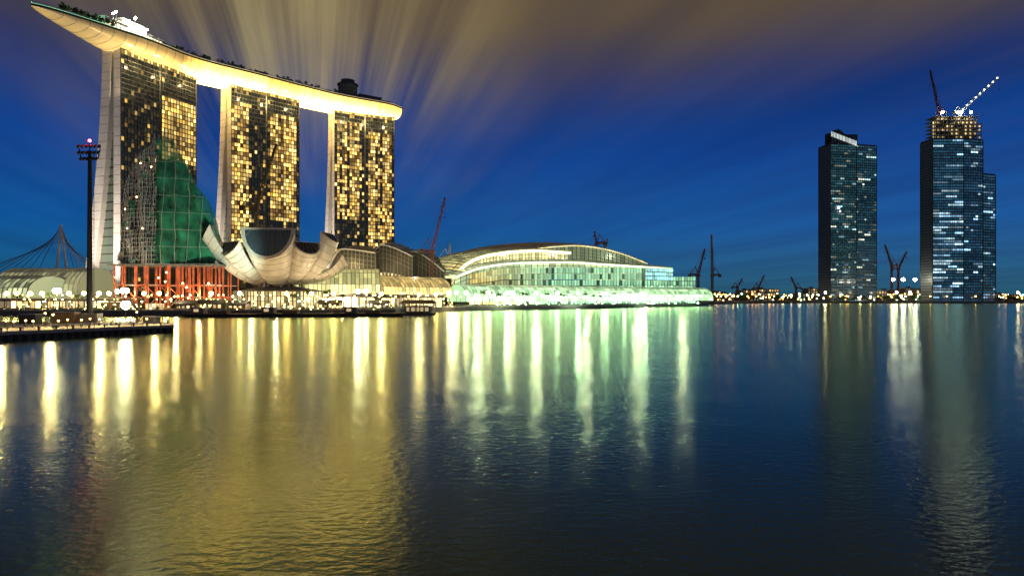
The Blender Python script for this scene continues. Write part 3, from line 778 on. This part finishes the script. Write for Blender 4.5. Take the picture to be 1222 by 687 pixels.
for i in range(110):
    P=onl(random.uniform(560,835),-31+random.uniform(-3,2)); c=P+V(0,0,LZ+random.choice([1,2,4,6])); bb.bar(V(c.x,c.y,LZ),c,0.05,'dark_steel'); bb.ball(c,random.uniform(0.25,0.6),'bulb',random.choice([(16,24,12),(9,24,13),(24,24,14)]),6,4)
bb.obj('work_lights')

# ------------------------------------------------------------------ quay-side clutter
def shed(name,px,d,w_,dp,h):
    e_=empty(name); bb=B(); c=SH(px,d,LZ)
    bb.box(c.x,c.x+w_,c.y,c.y+dp,LZ,LZ+h,'dark_concrete')
    bb.face([(c.x-0.6,c.y-0.8,LZ+h),(c.x+w_+0.6,c.y-0.8,LZ+h),(c.x+w_+0.6,c.y+dp/2,LZ+h+1.6),(c.x-0.6,c.y+dp/2,LZ+h+1.6)],'dark_roof')
    bb.face([(c.x-0.6,c.y+dp/2,LZ+h+1.6),(c.x+w_+0.6,c.y+dp/2,LZ+h+1.6),(c.x+w_+0.6,c.y+dp+0.8,LZ+h),(c.x-0.6,c.y+dp+0.8,LZ+h)],'dark_roof')
    k=int(w_/2.2)
    for i in range(k):
        kk=random.choice([0.03,0.1,0.9,1.5])
        bb.box(c.x+i*2.2+0.5,c.x+i*2.2+1.7,c.y-0.06,c.y-0.01,LZ+1,LZ+h-0.8,'bulb',(kk,0.75*kk,0.35*kk))
    bb.obj('walls_and_roof',e_)
for px,d,w_,h in ((210,302,9,3),(236,306,12,3.4),(272,304,8,2.8),(380,318,10,3.2),(440,326,9,3)): shed('site_cabin',px,d,w_,5,h)
fp=empty('floating_pavilion'); bb=B(); c=SH(482,305); 
bb.box(c.x-1,c.x+14,300,312,-0.5,1.0,'dark_concrete')
for i in range(5):
    for yy in (301,311): bb.bar((c.x+i*3.2,yy,1),(c.x+i*3.2,yy,5.2),0.18,'steel')
bb.box(c.x+1,c.x+12,303,310,1,4.2,'dark_concrete')
for i in range(5): bb.box(c.x+1.5+i*2.1,c.x+3.1+i*2.1,302.93,302.98,1.8,3.6,'bulb',(0.5,0.36,0.15))
bb.face([(c.x-1.5,299.5,5.2),(c.x+14.5,299.5,5.2),(c.x+13,306,7),(c.x,306,7)],'dark_roof'); bb.face([(c.x,306,7),(c.x+13,306,7),(c.x+14.5,312.5,5.2),(c.x-1.5,312.5,5.2)],'dark_roof')
bb.obj('pavilion',fp)
for k,(px,d,l) in enumerate(((215,270,30),(300,274,36),(400,280,28))):
    bb=B(); c=SH(px,d)
    bb.face([(c.x,d,1.4),(c.x+l,d,1.4),(c.x+l,d+9,1.4),(c.x,d+9,1.4)],'timber')
    r0=[(c.x,d,1.4),(c.x+l,d,1.4),(c.x+l,d+9,1.4),(c.x,d+9,1.4)]; r1=[(c.x+2,d+0.5,-0.6),(c.x+l-2,d+0.5,-0.6),(c.x+l-2,d+8.5,-0.6),(c.x+2,d+8.5,-0.6)]
    bb.grid([r1,r0],'dark_steel',close=True)
    for i in range(int(l/3)): bb.tube((c.x+1+i*3,d-0.15,0.4),(c.x+1+i*3,d-0.15,1.3),0.35,'rubber',8)
    bb.box(c.x+3,c.x+8,d+3,d+7,1.4,3.8,'dark_concrete'); bb.box(c.x+2.7,c.x+8.3,d+2.7,d+7.3,3.8,4,'steel'); bb.box(c.x+4,c.x+6,d+2.93,d+2.98,2.2,3.3,'bulb',(0.6,0.42,0.18))
    bb.box(c.x+12,c.x+18,d+2,d+6,1.4,2.6,'timber'); bb.bar((c.x+l-4,d+4,1.4),(c.x+l-4,d+4,6),0.12,'steel'); bb.bar((c.x+l-4,d+4,5.8),(c.x+l-9,d+4,4.2),0.1,'steel')
    bb.obj('work_barge')

# ------------------------------------------------------------------ cranes
def truss(bb,p,q,w_,m_,r=0.18,tap=1.0,seg=None,col=(0,0,0)):
    p=Vector(p);q=Vector(q);d=(q-p);Ln=d.length;d/=Ln; t=UP if abs(d.z)<0.95 else V(1,0,0)
    a=d.cross(t).normalized(); b_=d.cross(a); seg=seg or max(3,int(Ln/(w_*1.4)))
    prev=None
    for i in range(seg+1):
        f=i/seg; ww=w_*(1+(tap-1)*f)/2; c=p+d*Ln*f
        cur=[c+a*sx*ww+b_*sy*ww for sx,sy in((-1,-1),(1,-1),(1,1),(-1,1))]
        for k in range(4): bb.bar(cur[k],cur[(k+1)%4],r*0.6,m_,col)
        if prev:
            for k in range(4): bb.bar(prev[k],cur[k],r,m_,col); bb.bar(prev[k],cur[(k+1)%4],r*0.6,m_,col)
        prev=cur
def luffing(base,pivot_z,tip,m_='yellow_steel',w_=2.0,r=0.2,mastw=2.0,lights=None):
    bb=B(); b0=Vector(base); pv=V(b0.x,b0.y,pivot_z)
    truss(bb,b0,pv,mastw,m_,r)
    bb.obox(pv+V(-2,-2,0),V(4,0),V(0,4),V(0,0,2.2),m_)
    truss(bb,pv+V(0,0,2.2),tip,w_,m_,r,0.45)
    d=(Vector(tip)-pv); h=V(d.x,d.y).normalized()
    cj=pv-h*9+V(0,0,2.5); truss(bb,pv+V(0,0,2),cj,1.8,m_,r); bb.obox(cj+V(-1.5,-1.5,-3),V(3,0),V(0,3),V(0,0,3),'dark_concrete')
    af=pv-h*3+V(0,0,11); bb.bar(pv+V(0,0,2),af,r*1.3,m_); bb.bar(cj,af,r,m_); bb.bar(af,Vector(tip),r*0.4,'dark_steel')
    t=Vector(tip); bb.bar(t,t-V(0,0,d.z*0.35),r*0.35,'dark_steel'); bb.ball(t-V(0,0,d.z*0.35),r*3,'dark_steel')
    if lights:
        for k in range(lights): bb.ball((pv+V(0,0,2.2)).lerp(t,(k+0.5)/lights)+V(0,-1,1),0.9,'bulb',(8,8.5,8))
    bb.obj('tower_crane')
luffing(SH(516,480,LZ),W(0,303,480).z,W(531,236,480),'crane_red',2.0,0.2)
luffing(SH(306,420,LZ),W(0,250,420).z,W(330,172,420),'yellow_steel',1.8,0.2)
luffing(SH(536,560,LZ),W(0,312,560).z,W(537,291,560),'white_steel',1.8,0.25)
luffing(SH(712,700,LZ),W(0,292,700).z,W(709,276,700),'crane_red',1.8,0.3)
luffing(SH(722,700,LZ),W(0,300,700).z,W(725,285,700),'yellow_steel',1.8,0.3)
luffing(SH(833,720,LZ),W(0,330,720).z,W(841,297,720),'crane_red',2.0,0.3)
luffing(SH(850,800,LZ),W(0,330,800).z,W(849,280,800),'yellow_steel',2.2,0.35)
luffing(SH(1064,1050,LZ),W(0,318,1050).z,W(1056,292,1050),'crane_red',2.4,0.3)
luffing(SH(1072,1060,LZ),W(0,322,1060).z,W(1082,300,1060),'crane_red',2.4,0.3)
for px,h,px2,y2 in ((905,345,912,328),(950,345,944,330),(985,346,990,326),(880,344,886,332)):
    luffing(SH(px,1150,LZ),W(0,h,1150).z,W(px2,y2,1150),'crane_red',2.2,0.35)

# ------------------------------------------------------------------ skyscrapers
def tower_vol(gb,fb,px0,px1,d,ytop,depth,fl,nb,lit,colf,skew=0,run=(2,6),glow=(0.010,0.024,0.030)):
    A_=SH(px0,d);B_=SH(px1,d+skew); H=W(0,ytop,d).z-LZ
    a=(B_-A_); Ln=a.length; a/=Ln; n=V(-a.y,a.x); fh=H/fl
    fb.obox(A_+n*0.6+V(0,0,LZ),a*Ln,n*(depth-1.2),V(0,0,H),'dark_frame')
    for (o,dr_,nn_,ln) in ((A_,a,n,Ln),(A_+n*depth,-n,a,depth),(B_,n,-a,depth),(B_+n*depth,-a,-n,Ln)):
        k2=max(2,int(nb*ln/Ln)); bw=ln/k2
        for k in range(fl):
            j=0; fg=random.uniform(0.6,1.6)
            while j<k2:
                rl=random.randint(*run); u,v=(j+.5)/k2,(k+.5)/fl
                on=random.random()<lit(u,v); c0=colf(u,v)
                for jj in range(j,min(k2,j+rl)):
                    c=mulc(c0,random.uniform(0.5,1.2)) if on else mulc(glow,fg*random.uniform(0.6,1.4))
                    q=o+dr_*(jj*bw+0.15)+nn_*0.3+V(0,0,LZ+k*fh+1.0)
                    gb.face([q,q+dr_*(bw-0.3),q+dr_*(bw-0.3)+V(0,0,fh-1.6),q+V(0,0,fh-1.6)],'window_glass',c)
                j+=rl
            fb.obox(o-nn_*0.1+V(0,0,LZ+k*fh),dr_*ln,nn_*0.5,V(0,0,0.8),'blue_slab')
        for j in range(k2+1):
            fb.bar(o+dr_*(j*bw)+nn_*0.1+V(0,0,LZ),o+dr_*(j*bw)+nn_*0.1+V(0,0,LZ+H),0.14 if 0<j<k2 else 0.5,'dark_frame')
    fb.obox(A_+V(0,0,LZ+H+0.5),a*Ln,n*depth,V(0,0,1.2),'dark_concrete')
    return A_,a,n,Ln,H
skA=empty('skyscraper'); g=B(); f=B()
cool=lambda u,v: mulc(random.choice([(0.55,0.85,0.85),(0.85,0.9,0.7),(0.4,0.75,0.9)]),random.choice([0.2,0.35,0.7,1.5]))
tower_vol(g,f,991,1022,1010,172,30,62,14,lambda u,v: 0.16 if v<0.8 else 0.08,cool,6,run=(1,3),glow=(0.016,0.058,0.066))
tower_vol(g,f,1022,1046,1016,173,32,62,10,lambda u,v:0.12,cool,10,run=(1,3),glow=(0.012,0.046,0.068))
f.box(SH(993,1020).x,SH(1021,1020).x,1014,1030,W(0,172,1012).z,W(0,160,1012).z,'dark_frame')
P0=W(991,156,1012);P1=W(1022,172,1012);zb=W(0,172,1012).z
for yy in (1011,1030):
    f.face([(P0.x,yy,zb),(P1.x,yy,zb),(P1.x,yy,zb+1),(P0.x+12,yy,W(0,154,1012).z),(P0.x,yy,W(0,157,1012).z)],'dark_frame')
for k in range(9):
    xx=P0.x+(P1.x-P0.x)*(k+0.5)/9; zt_=W(0,156+12*(k/9),1012).z
    f.bar((xx,1010.5,zb),(xx,1010.5,zt_),0.35,'steel')
    g.face([(xx-1.7,1010.4,zt_-9),(xx+1.7,1010.4,zt_-10),(xx+1.7,1010.4,zt_-2.5),(xx-1.7,1010.4,zt_-1.5)],'bulb',mulc((0.7,0.8,0.75),random.uniform(0.5,1.2)))
P=W(1001,248,1009); g.ball(P,1.6,'bulb',(6,8,9)); g.ball(P+V(2,0,-5),1.1,'bulb',(5,6,8)); f.bar(P,P+V(0,3,0),0.3,'steel')
g.obj('windows',skA); f.obj('frame',skA)
skB=empty('skyscraper_under_construction'); g=B(); f=B()
bl=lambda u,v: mulc(random.choice([(0.38,0.70,1.0),(0.55,0.82,0.95)]),random.choice([0.35,0.7,1.1,2.0]))
def lb(u,v): return 0.72 if (0.06<v<0.60 and int(v*58)%2==0) else (0.28 if v<0.6 else 0.14)
tower_vol(g,f,1113,1150,940,166,28,58,14,lb,bl,0,run=(3,9),glow=(0.016,0.060,0.10))
tower_vol(g,f,1150,1173,944,166,28,58,8,lambda u,v:0.16,bl,6,run=(1,4),glow=(0.012,0.042,0.075))
tower_vol(g,f,1173,1188,950,208,26,46,5,lambda u,v:0.14,bl,8,run=(1,4),glow=(0.014,0.050,0.080))
zb=W(0,166,940).z
xa=SH(1116,942).x; xb=SH(1173,942).x
for k in range(6):
    zz=zb+2+k*5.2; f.box(xa,xb-(k>3)*6,943,966,zz+4.4,zz+5.2,'concrete')
    for i in range(11):
        xx=xa+0.6+(xb-xa-2-(k>3)*6)*i/10; f.bar((xx,944,zz-0.2),(xx,944,zz+4.5),0.5,'concrete')
        if random.random()<0.75: g.face([(xx+1,950,zz),(xx+5,950,zz),(xx+5,950,zz+4),(xx+1,950,zz+4)],'bulb',mulc((1,0.72,0.30),random.uniform(0.3,1.6)))
zt=zb+36
for i in range(9): 
    xx=xa+(xb-xa)*i/8; f.bar((xx,943,zt-3),(xx,943,zt+random.uniform(1,4)),0.3,'steel')
for xx in (xa+10,xa+32,xa+36,xa+50): g.ball((xx,941,zt+2),1.8,'bulb',(60,57,45))
g.obj('windows',skB); f.obj('frame',skB)
luffing(V(xa+14,955,zt-6),zt+4,W(1110,84,955),'crane_red',2.4,0.3,2.4)
luffing(V(xa+44,955,zt-6),zt+4,W(1192,92,955),'white_steel',2.8,0.3,2.4,lights=9)

# ------------------------------------------------------------------ far shore buildings and trees
random.seed(21)
for i in range(34):
    px=random.uniform(835,1230) if i<26 else 1150+i*4
    d=random.uniform(1080,1500); hpx=random.uniform(3,11)
    if 1190<px: hpx=random.uniform(8,20)
    bb=B(); w_=random.uniform(22,55); c=SH(px,d,LZ); h=W(0,355-hpx,d).z-LZ; fl=max(2,int(h/4.5)); k2=int(w_/4.5)
    bb.box(c.x,c.x+w_,d,d+25,LZ,LZ+h,'dark_concrete'); bb.box(c.x-0.5,c.x+w_+0.5,d-0.5,d+25.5,LZ+h,LZ+h+0.9,'concrete')
    bb.box(c.x+w_*0.3,c.x+w_*0.45,d+8,d+14,LZ+h+0.9,LZ+h+3.5,'dark_concrete')
    for a_ in range(k2):
        for b_ in range(fl):
            kk=random.choice([0.01,0.01,0.05,0.5,1.2]); bb.box(c.x+a_*4.5+1,c.x+a_*4.5+3.6,d-0.12,d-0.02,LZ+b_*h/fl+1,LZ+(b_+1)*h/fl-0.8,'bulb',(kk,0.65*kk,0.22*kk))
    bb.obj('office_block')
bb=B()
for i in range(420):
    px=random.uniform(840,1500); d=random.uniform(985,1060); c=SH(px,d,LZ); h=random.uniform(3,8)
    bb.bar(c,c+V(0,0,h),0.3,'palm_trunk'); clump(bb,c+V(0,0,h),random.uniform(2,4.5),20,leaf=1.2)
bb.obj('distant_trees')
bb=B()
for i in range(380):
    px=random.uniform(842,1222); d=random.uniform(945,1300); 
    if px<905: d=max(d,970)
    c=SH(px,max(d,980) if px<1050 else d,LZ+random.uniform(2,12)); bb.bar(V(c.x,c.y,LZ),c,0.12,'dark_steel')
    bb.ball(c,random.uniform(0.5,1.2),'bulb',random.choice([(22,9,1.6),(22,9,1.6),(20,13,5),(22,20,16),(5,14,8)]),6,4)
bb.obj('distant_lamps')
def palm(P,h):
    bb=B(); lean=V(random.uniform(-.6,.6),random.uniform(-.6,.6))
    pr=V(0,0,0)
    for k in range(5):
        q=lean*((k+1)/5)**2+V(0,0,h*(k+1)/5); bb.tube(pr,q,0.24-0.025*k,'palm_trunk',7,r2=0.22-0.025*k); pr=q
    for k in range(13):
        a=6.283*k/13+random.uniform(-.2,.2); d=V(math.cos(a),math.sin(a)); Lf=random.uniform(2.4,3.4); up=random.uniform(0.2,1.3)
        pts=[pr+d*Lf*t+V(0,0,up*math.sin(t*2.2)*1.3-1.9*t*t) for t in (0,.25,.5,.75,1)]
        sd=V(-d.y,d.x)
        for i,(A1,B1) in enumerate(zip(pts,pts[1:])):
            w0=[.1,.42,.5,.36,.05][i];w1=[.1,.42,.5,.36,.05][i+1]
            bb.face([A1,B1,B1+sd*w1-V(0,0,.25*w1*2),A1+sd*w0-V(0,0,.25*w0*2)],'foliage'); bb.face([A1,A1-sd*w0-V(0,0,.25*w0*2),B1-sd*w1-V(0,0,.25*w1*2),B1],'foliage')
    o=bb.obj('palm_tree'); o.location=P
for P in along([shore[8],shore[9],shore[10]],11,10): palm(P+V(random.uniform(-2,2),random.uniform(-1,1)),random.uniform(7,10))
for px,d in ((350,312),(368,315),(392,320),(410,322),(60,305),(20,305),(90,304)): palm(SH(px,d,LZ),random.uniform(6,9))
bb=B()
for P in along(shore[1:11],5,9): clump(bb,P+V(random.uniform(-1,1),random.uniform(-1,1),0.8),random.uniform(0.8,1.6),14,leaf=0.5)
bb.obj('hedge')
sl=bpy.data.lights.new('sun','SUN'); sl.energy=0.03; sl.angle=math.radians(5); sl.color=(0.6,0.75,1.0)
so=bpy.data.objects.new('sun',sl); so.rotation_euler=(math.radians(60),0,math.radians(35)); scene.collection.objects.link(so)
